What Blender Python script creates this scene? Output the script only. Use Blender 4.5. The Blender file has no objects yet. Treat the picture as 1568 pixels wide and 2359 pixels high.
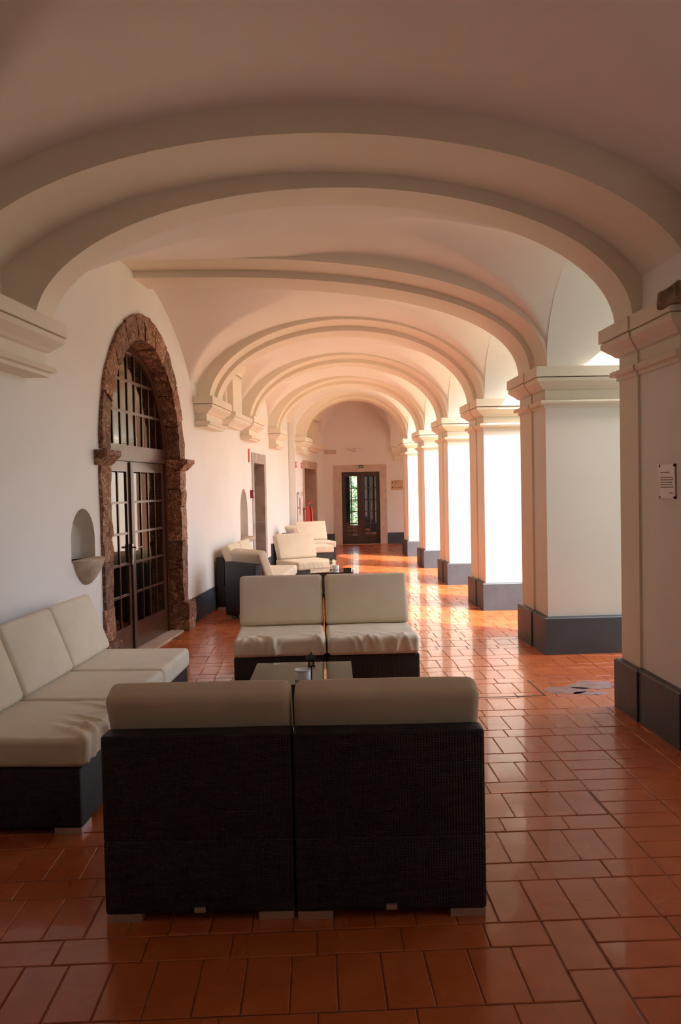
import bpy, bmesh, math, random
from mathutils import Vector, Matrix, noise
from mathutils.geometry import tessellate_polygon
random.seed(7)
R = math.radians
SC = bpy.context.scene
COL = SC.collection

# ------------------------------------------------------------------ camera
F_PX, YAW, PITCH, ROLL = 1845.0, 0.03511, -0.03069, 0.02079
fw = Vector((math.sin(YAW)*math.cos(PITCH), math.cos(YAW)*math.cos(PITCH), math.sin(PITCH)))
r0 = Vector((math.cos(YAW), -math.sin(YAW), 0)); u0 = r0.cross(fw)
rt = r0*math.cos(ROLL) - u0*math.sin(ROLL); up = r0*math.sin(ROLL) + u0*math.cos(ROLL)
cam_d = bpy.data.cameras.new('camera'); cam = bpy.data.objects.new('camera', cam_d); COL.objects.link(cam)
m3 = Matrix((rt, up, -fw)).transposed()
cam.matrix_world = Matrix.Translation((0, 0, 1.6)) @ m3.to_4x4()
cam_d.sensor_fit = 'VERTICAL'; cam_d.sensor_height = 24.0; cam_d.lens = 24.0*F_PX/2359.0
cam_d.clip_start = 0.05; cam_d.clip_end = 300
SC.camera = cam

# ------------------------------------------------------------------ world, sun, exposure
SUN_TRAVEL = Vector((-1.0, 0.66, -1.5)).normalized()
world = bpy.data.worlds.new('world'); SC.world = world; world.use_nodes = True
wn = world.node_tree; wn.nodes.clear()
wo = wn.nodes.new('ShaderNodeOutputWorld'); wb = wn.nodes.new('ShaderNodeBackground')
sky = wn.nodes.new('ShaderNodeTexSky'); sky.sky_type = 'NISHITA'; sky.sun_disc = False
sky.sun_elevation = math.asin(-SUN_TRAVEL.z); sky.sun_rotation = math.atan2(-SUN_TRAVEL.x, -SUN_TRAVEL.y)
sky.air_density = 1.0; sky.dust_density = 2.0; sky.ozone_density = 1.0
wt = wn.nodes.new('ShaderNodeMix'); wt.data_type = 'RGBA'; wt.blend_type = 'MULTIPLY'; wt.inputs['Factor'].default_value = 1
wt.inputs['B'].default_value = (1.06, 1.0, .90, 1)
wn.links.new(sky.outputs[0], wt.inputs['A']); wn.links.new(wt.outputs['Result'], wb.inputs[0]); wn.links.new(wb.outputs[0], wo.inputs[0])
wb.inputs[1].default_value = 0.64
sun_d = bpy.data.lights.new('sun', 'SUN'); sun_d.energy = 4.8; sun_d.angle = R(0.53); sun_d.color = (1.0, 0.92, 0.84)
sun = bpy.data.objects.new('sun', sun_d); COL.objects.link(sun)
sun.rotation_euler = SUN_TRAVEL.to_track_quat('-Z', 'Y').to_euler(); sun.location = (20, -10, 25)
SC.view_settings.view_transform = 'Standard'; SC.view_settings.look = 'None'
SC.view_settings.gamma = 1.0; SC.view_settings.use_curve_mapping = False
SC.view_settings.exposure = 1.08
SC.cycles.diffuse_bounces = 7; SC.cycles.max_bounces = 14; SC.cycles.transparent_max_bounces = 16

# ------------------------------------------------------------------ materials
def mat(name, col, rough=0.6, col2=None, scale=3.0, detail=4.0, bump=0.0, bscale=30.0, metal=0.0, spec=0.5, coat=0.0, coat_rough=0.1, lo=0.35, hi=0.65):
    m = bpy.data.materials.new(name); m.use_nodes = True
    t = m.node_tree; b = t.nodes['Principled BSDF']
    b.inputs['Base Color'].default_value = (*col, 1); b.inputs['Roughness'].default_value = rough
    b.inputs['Metallic'].default_value = metal; b.inputs['Specular IOR Level'].default_value = spec
    b.inputs['Coat Weight'].default_value = coat; b.inputs['Coat Roughness'].default_value = coat_rough
    tc = t.nodes.new('ShaderNodeTexCoord')
    if col2:
        n = t.nodes.new('ShaderNodeTexNoise'); n.inputs['Scale'].default_value = scale; n.inputs['Detail'].default_value = detail
        r = t.nodes.new('ShaderNodeValToRGB')
        r.color_ramp.elements[0].position = lo; r.color_ramp.elements[0].color = (*col, 1)
        r.color_ramp.elements[1].position = hi; r.color_ramp.elements[1].color = (*col2, 1)
        t.links.new(tc.outputs['Object'], n.inputs['Vector']); t.links.new(n.outputs['Fac'], r.inputs['Fac'])
        t.links.new(r.outputs['Color'], b.inputs['Base Color'])
    if bump:
        n2 = t.nodes.new('ShaderNodeTexNoise'); n2.inputs['Scale'].default_value = bscale; n2.inputs['Detail'].default_value = 5
        bp = t.nodes.new('ShaderNodeBump'); bp.inputs['Strength'].default_value = bump; bp.inputs['Distance'].default_value = 0.01
        t.links.new(tc.outputs['Object'], n2.inputs['Vector']); t.links.new(n2.outputs['Fac'], bp.inputs['Height'])
        t.links.new(bp.outputs['Normal'], b.inputs['Normal'])
    return m

M = {}
M['wall'] = mat('white_plaster', (.84, .81, .765), .75, (.88, .855, .815), .9, 3, .25, 6)
M['vault'] = mat('vault_plaster', (.83, .77, .71), .8, (.88, .825, .77), .8, 3, .35, 3)
M['cream'] = mat('cream_plaster', (.82, .74, .61), .7, (.86, .785, .66), 1.2, 3, .2, 8)
M['bluegrey'] = mat('blue_grey_paint', (.055, .068, .088), .5, (.075, .090, .112), 2.0, 4, .3, 12)
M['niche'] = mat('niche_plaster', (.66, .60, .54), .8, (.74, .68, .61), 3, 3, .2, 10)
M['exterior'] = mat('limewash', (.82, .80, .76), .85, (.86, .84, .80), .5, 3)
M['wing'] = mat('darkened_wing_render', (.20, .23, .14), .9, (.34, .34, .26), 1.5, 6)  # darkened green-grey so the unseen wing bounces less light onto the second pillar
M['ground'] = mat('courtyard_ground', (.24, .28, .14), .95, (.34, .35, .22), .4, 5)
M['dark'] = mat('room_shade_dark', (.05, .04, .035), .9)  # near-black colour stands in for the shade of unlit rooms
M['wood'] = mat('varnished_wood', (.050, .018, .009), .28, (.085, .032, .014), 6, 6, .1, 40, coat=.3, coat_rough=.08)
M['wood2'] = mat('dark_brown_wood', (.045, .022, .014), .4, (.065, .032, .02), 8, 5, coat=.2)
M['greystone'] = mat('grey_limestone', (.36, .31, .27), .8, (.52, .46, .40), 5, 6, .5, 25)
M['tanstone'] = mat('tan_limestone', (.47, .34, .24), .8, (.60, .46, .34), 4, 6, .5, 25)
M['pinkstone'] = mat('pink_limestone', (.58, .46, .38), .7, (.68, .56, .48), 6, 6, .2, 25)
M['bowlstone'] = mat('stoup_stone', (.42, .32, .22), .8, (.58, .47, .36), 9, 6, .4, 30)
M['rawstone'] = mat('raw_stone', (.14, .085, .05), .9, (.33, .23, .15), 14, 8, 1.0, 35)
M['metal'] = mat('brushed_aluminium', (.62, .58, .54), .35, metal=.7)
M['steel'] = mat('steel', (.6, .6, .6), .25, metal=1.0)
M['blackmetal'] = mat('black_iron', (.012, .011, .011), .45)
M['ceramic'] = mat('white_ceramic', (.62, .64, .65), .25, coat=.4)
M['paper'] = mat('plaque_sheet', (.80, .74, .69), .35)
M['ink'] = mat('ink', (.16, .12, .11), .6)
M['red'] = mat('red_enamel', (.62, .025, .018), .3, coat=.5)
M['redsign'] = mat('red_sign', (.65, .07, .06), .5)
M['darkred'] = mat('dark_red_plastic', (.22, .012, .025), .4)
M['rubber'] = mat('black_rubber', (.012, .012, .012), .5)
M['whiteplastic'] = mat('white_plastic', (.80, .77, .73), .4)
M['creamplastic'] = mat('cream_plastic', (.62, .50, .38), .45)
M['signwood'] = mat('sign_panel', (.66, .44, .27), .5, (.70, .48, .30), 8, 4)
M['signdark'] = mat('sign_lettering', (.13, .035, .02), .5)
M['green'] = mat('exit_green', (.012, .12, .035), .4)
M['cement'] = mat('cement_smear', (.24, .11, .07), .55, (.33, .20, .15), 9, 5)
M['grout'] = mat('grout', (.17, .055, .025), .5, (.26, .10, .055), 6, 5)
M['label'] = mat('label_white', (.75, .70, .66), .5)
M['leaf'] = mat('leaf_green', (.06, .14, .03), .6, (.12, .22, .06), 12, 3)
M['bluepaint'] = mat('pale_blue_paint', (.35, .5, .6), .5)
M['roof'] = mat('roof_tile', (.35, .14, .07), .8)

def terracotta():
    m = bpy.data.materials.new('terracotta_tile'); m.use_nodes = True
    t = m.node_tree; b = t.nodes['Principled BSDF']
    g = t.nodes.new('ShaderNodeNewGeometry'); tc = t.nodes.new('ShaderNodeTexCoord')
    n = t.nodes.new('ShaderNodeTexNoise'); n.inputs['Scale'].default_value = 5; n.inputs['Detail'].default_value = 6
    t.links.new(g.outputs['Position'], n.inputs['Vector'])
    mx = t.nodes.new('ShaderNodeMath'); mx.operation = 'MULTIPLY_ADD'; mx.inputs[1].default_value = .45
    t.links.new(g.outputs['Random Per Island'], mx.inputs[0]); t.links.new(n.outputs['Fac'], mx.inputs[2])
    r = t.nodes.new('ShaderNodeValToRGB')
    r.color_ramp.elements[0].position = .35; r.color_ramp.elements[0].color = (.44, .092, .022, 1)
    r.color_ramp.elements[1].position = 1.0; r.color_ramp.elements[1].color = (.58, .150, .045, 1)
    t.links.new(mx.outputs[0], r.inputs['Fac']); t.links.new(r.outputs['Color'], b.inputs['Base Color'])
    n2 = t.nodes.new('ShaderNodeTexNoise'); n2.inputs['Scale'].default_value = 3.0; n2.inputs['Detail'].default_value = 2
    t.links.new(g.outputs['Position'], n2.inputs['Vector'])
    mr = t.nodes.new('ShaderNodeMapRange'); mr.inputs['From Min'].default_value = .3; mr.inputs['From Max'].default_value = .7
    mr.inputs['To Min'].default_value = .24; mr.inputs['To Max'].default_value = .32
    t.links.new(n2.outputs['Fac'], mr.inputs['Value']); t.links.new(mr.outputs['Result'], b.inputs['Roughness'])
    n3 = t.nodes.new('ShaderNodeTexNoise'); n3.inputs['Scale'].default_value = 9; n3.inputs['Detail'].default_value = 3
    t.links.new(g.outputs['Position'], n3.inputs['Vector'])
    bp = t.nodes.new('ShaderNodeBump'); bp.inputs['Strength'].default_value = .07; bp.inputs['Distance'].default_value = .01
    t.links.new(n3.outputs['Fac'], bp.inputs['Height']); t.links.new(bp.outputs['Normal'], b.inputs['Normal'])
    b.inputs['Specular IOR Level'].default_value = .3
    b.inputs['Coat Weight'].default_value = .4; b.inputs['Coat Roughness'].default_value = .05
    return m
M['tile'] = terracotta()

def wicker():
    m = bpy.data.materials.new('black_wicker'); m.use_nodes = True
    t = m.node_tree; b = t.nodes['Principled BSDF']
    b.inputs['Base Color'].default_value = (.016, .013, .013, 1); b.inputs['Roughness'].default_value = .5
    tc = t.nodes.new('ShaderNodeTexCoord'); prev = None
    for d, s in (('Z', 52), ('X', 30), ('Y', 30)):
        w = t.nodes.new('ShaderNodeTexWave'); w.bands_direction = d; w.inputs['Scale'].default_value = s
        t.links.new(tc.outputs['Object'], w.inputs['Vector'])
        if prev is None: prev = w.outputs['Fac']
        else:
            a = t.nodes.new('ShaderNodeMath'); a.operation = 'ADD'
            t.links.new(prev, a.inputs[0]); t.links.new(w.outputs['Fac'], a.inputs[1]); prev = a.outputs[0]
    bp = t.nodes.new('ShaderNodeBump'); bp.inputs['Strength'].default_value = .4; bp.inputs['Distance'].default_value = .004
    t.links.new(prev, bp.inputs['Height']); t.links.new(bp.outputs['Normal'], b.inputs['Normal'])
    return m
M['wicker'] = wicker()

def fabric():
    m = mat('beige_canvas', (.72, .63, .48), .9, (.77, .685, .53), 5, 4, .15, 250, spec=.2)
    b = m.node_tree.nodes['Principled BSDF']; b.inputs['Sheen Weight'].default_value = .15
    return m
M['fabric'] = fabric()

def breccia():
    m = bpy.data.materials.new('brown_breccia_stone'); m.use_nodes = True
    t = m.node_tree; b = t.nodes['Principled BSDF']; b.inputs['Roughness'].default_value = .7
    tc = t.nodes.new('ShaderNodeTexCoord')
    n = t.nodes.new('ShaderNodeTexNoise'); n.inputs['Scale'].default_value = 11; n.inputs['Detail'].default_value = 6
    t.links.new(tc.outputs['Object'], n.inputs['Vector'])
    mixv = t.nodes.new('ShaderNodeMix'); mixv.data_type = 'VECTOR'; mixv.inputs['Factor'].default_value = .22
    t.links.new(tc.outputs['Object'], mixv.inputs['A']); t.links.new(n.outputs['Color'], mixv.inputs['B'])
    v = t.nodes.new('ShaderNodeTexVoronoi'); v.inputs['Scale'].default_value = 34; t.links.new(mixv.outputs['Result'], v.inputs['Vector'])
    ve = t.nodes.new('ShaderNodeTexVoronoi'); ve.feature = 'DISTANCE_TO_EDGE'; ve.inputs['Scale'].default_value = 34
    t.links.new(mixv.outputs['Result'], ve.inputs['Vector'])
    sep = t.nodes.new('ShaderNodeSeparateColor'); t.links.new(v.outputs['Color'], sep.inputs['Color'])
    r = t.nodes.new('ShaderNodeValToRGB'); e = r.color_ramp.elements
    e[0].position = 0; e[0].color = (.15, .05, .022, 1); e[1].position = 1; e[1].color = (.50, .29, .18, 1)
    x = e.new(.5); x.color = (.30, .14, .075, 1)
    t.links.new(sep.outputs['Red'], r.inputs['Fac'])
    r2 = t.nodes.new('ShaderNodeValToRGB'); r2.color_ramp.elements[0].position = .01; r2.color_ramp.elements[0].color = (.45, .42, .40, 1)
    r2.color_ramp.elements[1].position = .11; r2.color_ramp.elements[1].color = (1, 1, 1, 1)
    t.links.new(ve.outputs['Distance'], r2.inputs['Fac'])
    mul = t.nodes.new('ShaderNodeMix'); mul.data_type = 'RGBA'; mul.blend_type = 'MULTIPLY'; mul.inputs['Factor'].default_value = 1
    t.links.new(r.outputs['Color'], mul.inputs['A']); t.links.new(r2.outputs['Color'], mul.inputs['B'])
    oi = t.nodes.new('ShaderNodeObjectInfo'); mr = t.nodes.new('ShaderNodeMapRange'); mr.inputs['To Min'].default_value = .75; mr.inputs['To Max'].default_value = 1.45
    t.links.new(oi.outputs['Random'], mr.inputs['Value'])
    mu2 = t.nodes.new('ShaderNodeVectorMath'); mu2.operation = 'SCALE'
    t.links.new(mul.outputs['Result'], mu2.inputs[0]); t.links.new(mr.outputs['Result'], mu2.inputs['Scale'])
    t.links.new(mu2.outputs['Vector'], b.inputs['Base Color'])
    bp = t.nodes.new('ShaderNodeBump'); bp.inputs['Strength'].default_value = .9; bp.inputs['Distance'].default_value = .012
    t.links.new(ve.outputs['Distance'], bp.inputs['Height']); t.links.new(bp.outputs['Normal'], b.inputs['Normal'])
    return m
M['breccia'] = breccia()

def glass(name, tint, ior=1.5, rough=0.0, boost=1.0):
    m = bpy.data.materials.new(name); m.use_nodes = True
    t = m.node_tree; t.nodes.clear(); o = t.nodes.new('ShaderNodeOutputMaterial')
    tr = t.nodes.new('ShaderNodeBsdfTransparent'); tr.inputs[0].default_value = (*tint, 1)
    gl = t.nodes.new('ShaderNodeBsdfGlossy'); gl.inputs['Roughness'].default_value = rough
    fr = t.nodes.new('ShaderNodeFresnel'); fr.inputs['IOR'].default_value = ior
    mu = t.nodes.new('ShaderNodeMath'); mu.operation = 'MULTIPLY'; mu.inputs[1].default_value = boost; mu.use_clamp = True
    mx = t.nodes.new('ShaderNodeMixShader')
    t.links.new(fr.outputs[0], mu.inputs[0]); t.links.new(mu.outputs[0], mx.inputs[0])
    t.links.new(tr.outputs[0], mx.inputs[1]); t.links.new(gl.outputs[0], mx.inputs[2]); t.links.new(mx.outputs[0], o.inputs[0])
    return m
M['glass'] = glass('window_glass', (.80, .84, .84), 1.5, .0, 1.7)
M['tableglass'] = glass('table_glass', (.55, .62, .60), 1.5, .0, 2.2)
M['lampglass'] = glass('lamp_glass', (.85, .85, .82), 1.45, .02)

# ------------------------------------------------------------------ object helpers
def tag(o, label=None, cat=None, group=None, kind=None):
    if label: o['label'] = label
    if cat: o['category'] = cat
    if group: o['group'] = group
    if kind: o['kind'] = kind
    return o
def empty(name, loc=(0, 0, 0), rz=0.0, **k):
    o = bpy.data.objects.new(name, None); COL.objects.link(o); o.empty_display_size = .1
    o.location = loc; o.rotation_euler = (0, 0, rz); return tag(o, **k)
def link(name, me, parent=None, **k):
    o = bpy.data.objects.new(name, me); COL.objects.link(o)
    if parent is not None: o.parent = parent
    return tag(o, **k)

class MB:
    def __init__(s): s.v = []; s.f = []
    def add(s, vs, fs):
        o = len(s.v); s.v += [tuple(p) for p in vs]; s.f += [tuple(i+o for i in f) for f in fs]; return s
    def box(s, x0, x1, y0, y1, z0, z1):
        return s.add([(x0,y0,z0),(x1,y0,z0),(x1,y1,z0),(x0,y1,z0),(x0,y0,z1),(x1,y0,z1),(x1,y1,z1),(x0,y1,z1)],
                     [(0,3,2,1),(4,5,6,7),(0,1,5,4),(1,2,6,5),(2,3,7,6),(3,0,4,7)])
    def prism(s, pts, z0, z1):
        n = len(pts)
        return s.add([(x,y,z0) for x,y in pts]+[(x,y,z1) for x,y in pts],
                     [tuple(range(n-1,-1,-1)), tuple(range(n,2*n))]+[(i,(i+1)%n,n+(i+1)%n,n+i) for i in range(n)])
    def rings(s, rings, cap=True, closed=True):
        n = len(rings[0]); vs = [p for r in rings for p in r]; fs = []
        for k in range(len(rings)-1):
            for i in range(n if closed else n-1):
                j = (i+1) % n; fs.append((k*n+i, k*n+j, (k+1)*n+j, (k+1)*n+i))
        if cap: fs += [tuple(range(n-1,-1,-1)), tuple((len(rings)-1)*n+i for i in range(n))]
        return s.add(vs, fs)
    def lathe(s, prof, n=20, cx=0, cy=0, cap=True):
        return s.rings([[(cx+r*math.cos(2*math.pi*i/n), cy+r*math.sin(2*math.pi*i/n), z) for i in range(n)] for r, z in prof], cap)
    def tube(s, pts, r, n=6):
        rings = []
        P = [Vector(p) for p in pts]
        for i, p in enumerate(P):
            d = (P[min(i+1, len(P)-1)]-P[max(i-1, 0)]).normalized()
            a = d.orthogonal().normalized(); b = d.cross(a)
            if i and rings:
                pa = (Vector(rings[-1][0])-P[i-1]); pa = (pa-d*pa.dot(d)).normalized(); a = pa; b = d.cross(a)
            rings.append([p+(a*math.cos(2*math.pi*k/n)+b*math.sin(2*math.pi*k/n))*r for k in range(n)])
        return s.rings(rings)
    def mesh(s, name, m, smooth=False, fix=True):
        me = bpy.data.meshes.new(name); me.from_pydata(s.v, [], s.f); me.materials.append(m)
        if fix:
            bm = bmesh.new(); bm.from_mesh(me); bmesh.ops.recalc_face_normals(bm, faces=bm.faces); bm.to_mesh(me); bm.free()
        if smooth:
            me.shade_smooth()
            if smooth != 'all':
                try: me.set_sharp_from_angle(angle=R(35))
                except Exception: pass
        me.update(); return me
    def build(s, name, m, parent=None, smooth=False, **k):
        return link(name, s.mesh(name, m, smooth), parent, **k)

def offset_poly(pts, o):
    n = len(pts); out = []
    for i in range(n):
        p0, p1, p2 = Vector(pts[i-1]), Vector(pts[i]), Vector(pts[(i+1) % n])
        d1 = (p1-p0).normalized(); d2 = (p2-p1).normalized()
        n1 = Vector((d1.y, -d1.x)); n2 = Vector((d2.y, -d2.x)); b = (n1+n2)
        b = b/(b.length_squared/2) if b.length > 1e-6 else n1
        q = p1+b*o; out.append((q.x, q.y))
    return out
def moulding(pts, prof):
    return MB().rings([[(x, y, z) for x, y in offset_poly(pts, o)] for o, z in prof])

def axis_pts(h, r, k, m):
    a = [-h+r*(1-math.cos(math.pi/2*i/k)) if False else -h+r*i/k for i in range(k)]
    b = [(-h+r)+(2*h-2*r)*i/m for i in range(m+1)]
    c = [h-r+r*(i+1)/k for i in range(k)]
    return a+b+c
def rbox(hx, hy, hz, r, k=3, m=(6, 6, 2), disp=None, c=(0, 0, 0)):
    """rounded box mesh builder"""
    mb = MB(); idx = {}
    ax = [axis_pts(hx, r, k, m[0]), axis_pts(hy, r, k, m[1]), axis_pts(hz, r, k, m[2])]
    H = (hx, hy, hz)
    def vid(p):
        key = tuple(round(x, 5) for x in p)
        if key in idx: return idx[key]
        q = Vector([max(-H[i]+r, min(H[i]-r, p[i])) for i in range(3)]); d = Vector(p)-q
        w = q+d.normalized()*r if d.length > 1e-9 else Vector(p)
        nn = d.normalized() if d.length > 1e-9 else Vector((0, 0, 1))
        if disp: w = disp(w, nn)
        idx[key] = len(mb.v); mb.v.append((w[0]+c[0], w[1]+c[1], w[2]+c[2])); return idx[key]
    for a in range(3):
        b, d = (a+1) % 3, (a+2) % 3
        for s in (-1, 1):
            for i in range(len(ax[b])-1):
                for j in range(len(ax[d])-1):
                    quad = []
                    for (ii, jj) in ((i, j), (i+1, j), (i+1, j+1), (i, j+1)):
                        p = [0, 0, 0]; p[a] = s*H[a]; p[b] = ax[b][ii]; p[d] = ax[d][jj]; quad.append(vid(p))
                    mb.f.append(tuple(quad if s > 0 else quad[::-1]))
    return mb

def panel(outer, holes, y0, y1):
    """plate in the local X/Z plane from depth y0 to y1 with holes through it"""
    loops = [outer]+list(holes); flat = [p for l in loops for p in l]
    tris = tessellate_polygon([[Vector((x, z, 0)) for x, z in l] for l in loops])
    n = len(flat); mb = MB()
    mb.v = [(x, y0, z) for x, z in flat]+[(x, y1, z) for x, z in flat]
    for t in tris: mb.f += [tuple(t), tuple(i+n for i in reversed(t))]
    o = 0
    for l in loops:
        k = len(l)
        for i in range(k):
            a, b = o+i, o+(i+1) % k; mb.f.append((a, b, b+n, a+n))
        o += k
    return mb
def rect(x0, x1, z0, z1): return [(x0, z0), (x1, z0), (x1, z1), (x0, z1)]
def arch_loop(x0, x1, z0, zs, zt, n=24):
    c = (x0+x1)/2; a = (x1-x0)/2
    return [(x0, z0), (x1, z0)]+[(c+a*math.cos(math.pi*i/n), zs+(zt-zs)*math.sin(math.pi*i/n)) for i in range(n+1)]

def text_mesh(txt, size, m, align='LEFT'):
    cu = bpy.data.curves.new('lettering', 'FONT'); cu.body = txt; cu.size = size; cu.align_x = align; cu.extrude = .0008
    o = bpy.data.objects.new('lettering', cu); COL.objects.link(o)
    dg = bpy.context.evaluated_depsgraph_get(); me = bpy.data.meshes.new_from_object(o.evaluated_get(dg))
    bpy.data.objects.remove(o); me.materials.clear(); me.materials.append(m); return me

# ------------------------------------------------------------------ plan of the gallery
def xA(y): return -2.546+.113*y                 # left wall face
def xB(y): return -.147+.165*(y-19.3)           # left wall beyond the pier
YB = 18.0; YFAR = 22.3; YBACK = -3.5; XO = 2.95
def xL(y): return xA(y) if y < YB else xB(y)
P0, PP, PW = 5.608, 2.681, .949
PF = [P0+PP*i for i in range(6)]; PN = [f-PW for f in PF]; PN[0] = 4.66
PM = [(f-PW/2) for f in PF]; PM[0] = 5.25
XS = 2.17                                       # pillar shaft face
TOP = 6.68

# ------------------------------------------------------------------ structure: left wall
thA = math.atan2(1, .113)
wallL = empty('wall_left', (xA(0), 0, 0), thA, kind='structure', label='long white plastered left wall with doors and niches', cat='wall')
CA = math.sin(thA)
def uA(y): return y/CA
door_hole = arch_loop(uA(8.07)-1.20, uA(8.07)+1.20, 0, 1.95, 3.21)
# make hole start at floor: shift slightly so the loop does not touch the outline
door_hole = [(x, max(z, .012)) for x, z in door_hole]
n1 = arch_loop(uA(6.18), uA(6.655), 1.06, 1.22, 1.475, 16)
n2 = arch_loop(uA(12.56), uA(13.17), .83, 1.18, 1.61, 16)
dw2 = rect(uA(13.76), uA(14.78), .012, 2.055)
panel(rect(uA(YBACK-.2), uA(YB), -.05, 4.6), [door_hole, n1, n2, dw2], 0, .38).build('plaster_face', M['wall'], wallL)
thB = math.atan2(1, .165); CB = math.sin(thB)
wB = empty('wall_left_end', (xB(YB), YB, 0), thB, kind='structure', label='white plastered left wall stretch nearest the far door', cat='wall')
def uB(y): return (y-YB)/CB
dw3 = rect(uB(19.13), uB(20.8), .012, 2.08)
panel(rect(-.0, uB(YFAR+.1), -.05, 4.6), [dw3], 0, .38).build('plaster_face', M['wall'], wB)
MB().box(-.005, .0, -.0, .35, 0, 4.6).build('pier_return', M['wall'], wB)

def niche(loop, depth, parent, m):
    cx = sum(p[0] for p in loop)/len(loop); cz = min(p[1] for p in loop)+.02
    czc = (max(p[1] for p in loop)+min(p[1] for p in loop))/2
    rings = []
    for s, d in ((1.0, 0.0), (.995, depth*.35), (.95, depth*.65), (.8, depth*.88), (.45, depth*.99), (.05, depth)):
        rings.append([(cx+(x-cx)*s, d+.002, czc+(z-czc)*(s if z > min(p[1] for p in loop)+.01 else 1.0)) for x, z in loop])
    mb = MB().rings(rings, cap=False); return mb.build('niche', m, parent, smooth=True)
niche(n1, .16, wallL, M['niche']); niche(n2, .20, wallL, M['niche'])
# stone stoup bowl under the first niche
bowl = MB(); cu = uA(6.45); nn = 16
rings = []
for zz, rr in ((.865, .02), (.88, .075), (.92, .135), (.97, .19), (1.02, .225), (1.055, .243), (1.075, .245)):
    rings.append([(cu+rr*math.cos(math.pi*i/nn), .02-(rr*.55+.02)*math.sin(math.pi*i/nn), zz) for i in range(nn+1)])
bowl.rings(rings); bowl.build('stoup_bowl', M['bowlstone'], wallL, smooth=True)
rbox(.325, .10, .035, .015, 2, (2, 1, 1), c=(uA(12.865), -.02, .80)).build('niche_sill', M['tanstone'], wallL, smooth=True)

# baseboards (blue-grey painted band)
bl = empty('baseboard_left', (xA(0), 0, 0), thA, kind='structure', label='blue-grey painted band along the foot of the left wall', cat='baseboard')
for a, b in ((YBACK, 6.66), (9.5, 13.58), (14.96, YB)):
    MB().box(uA(a), uA(b), -.012, .01, 0, .31).build('band', M['bluegrey'], bl)
bl2 = empty('baseboard_left_end', (xB(YB), YB, 0), thB, kind='structure', label='blue-grey band on the left wall near the far door', cat='baseboard')
for a, b in ((0, uB(18.9)), (uB(20.98), uB(YFAR))):
    MB().box(a, b, -.012, .01, 0, .31).build('band', M['bluegrey'], bl2)

# corbels carrying the transverse arches on the left wall
CAPP = [(.092, 0), (.092, .024), (.060, .030), (.052, .048), (.060, .066), (.108, .074), (.108, .158), (.085, .168), (.070, .185), (.045, .205), (.014, .232), (.010, .240), (.010, .268), (0, .276), (0, .366)]
def capprof(base, k=1.0): return [(base-o*k, z) for o, z in CAPP]
def corbel(y0, y1, d, zt=2.75, parent=wallL, u=uA, k=1.0):
    pts = [(u(y0), .2), (u(y0), -d), (u(y1), -d), (u(y1), .2)]
    z0 = zt-.366
    c = moulding(pts, [(o, z0+z) for o, z in capprof(0, k)][:-2]).build('corbel', M['cream'], parent)
    moulding(pts, [(0, zt-.09), (0, zt)]).build('abacus', M['cream'], c)
    return c
corbel(3.6, 5.62, .26)
corbel(9.87, 10.95, .25)
corbel(12.65, 13.62, .24)
corbel(15.35, 16.3, .24)
corbel(18.02, 19.05, .24, parent=wB, u=uB)
# fragment of an older pilaster standing on its own bracket
def fragment(y0, y1, parent, u):
    c = moulding([(u(y0), .2), (u(y0), -.24), (u(y1), -.24), (u(y1), .2)],
                 [(-.13, 2.50), (-.13, 2.52), (-.10, 2.545), (-.05, 2.575), (-.03, 2.59), (-.03, 2.61), (-.015, 2.62), (0, 2.625), (0, 2.685)])
    o = c.build('bracket', M['cream'], parent)
    a, b = y0+.30*(y1-y0), y1-.20*(y1-y0)
    MB().box(u(a), u(b), -.13, .2, 2.68, 3.30).build('pilaster_shaft', M['cream'], o)
    MB().box(u(a)-.10, u(a), -.05, .2, 2.68, 3.30).build('pilaster_strip', M['cream'], o)
    moulding([(u(a)-.1, .2), (u(a)-.1, -.13), (u(b), -.13), (u(b), .2)],
             [(0, 3.22), (.025, 3.225), (.025, 3.245), (.0, 3.25), (.0, 3.30), (.02, 3.33), (.06, 3.365), (.08, 3.375), (.08, 3.39), (.1, 3.395), (.1, 3.46)]).build('pilaster_capital', M['cream'], o)
fragment(11.25, 12.50, wallL, uA)
fragment(19.35, 20.95, wB, uB)

# ------------------------------------------------------------------ structure: far wall and near wall
wf = empty('wall_far', (0, YFAR, 0), 0, kind='structure', label='far end wall with the stone-framed glazed door', cat='wall')
panel(rect(-.6, 14.0, -.05, 4.6), [rect(.82, 1.90, .012, 2.02)], 0, .35).build('plaster_face', M['wall'], wf)
panel([(.45, 2.55)]+[(.45, 2.5)]+[(2.33, 2.5)]+[(1.30+1.03*math.cos(math.pi*i/24), 3.0+.95*math.sin(math.pi*i/24)) for i in range(25)], [], -.012, .0).build('blind_arch', M['wall'], wf)
bf = empty('baseboard_far', (0, YFAR, 0), 0, kind='structure', label='blue-grey band on the far end wall', cat='baseboard')
MB().box(.2, .61, -.012, .01, 0, .31).build('band', M['bluegrey'], bf); MB().box(2.09, 14.0, -.012, .01, 0, .31).build('band', M['bluegrey'], bf)
moulding([(2.24, .1), (2.24, -.10), (2.75, -.10), (2.75, .1)], [(o*.75, 2.665-.366+z) for o, z in capprof(0)]).build('corbel', M['cream'], wf)
wk = empty('wall_near', (0, YBACK, 0), 0, kind='structure', label='plain white wall closing the gallery behind the viewer', cat='wall')
MB().box(-3.6, 3.2, -.3, 0, 0, 4.6).build('plaster_face', M['wall'], wk)

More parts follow.
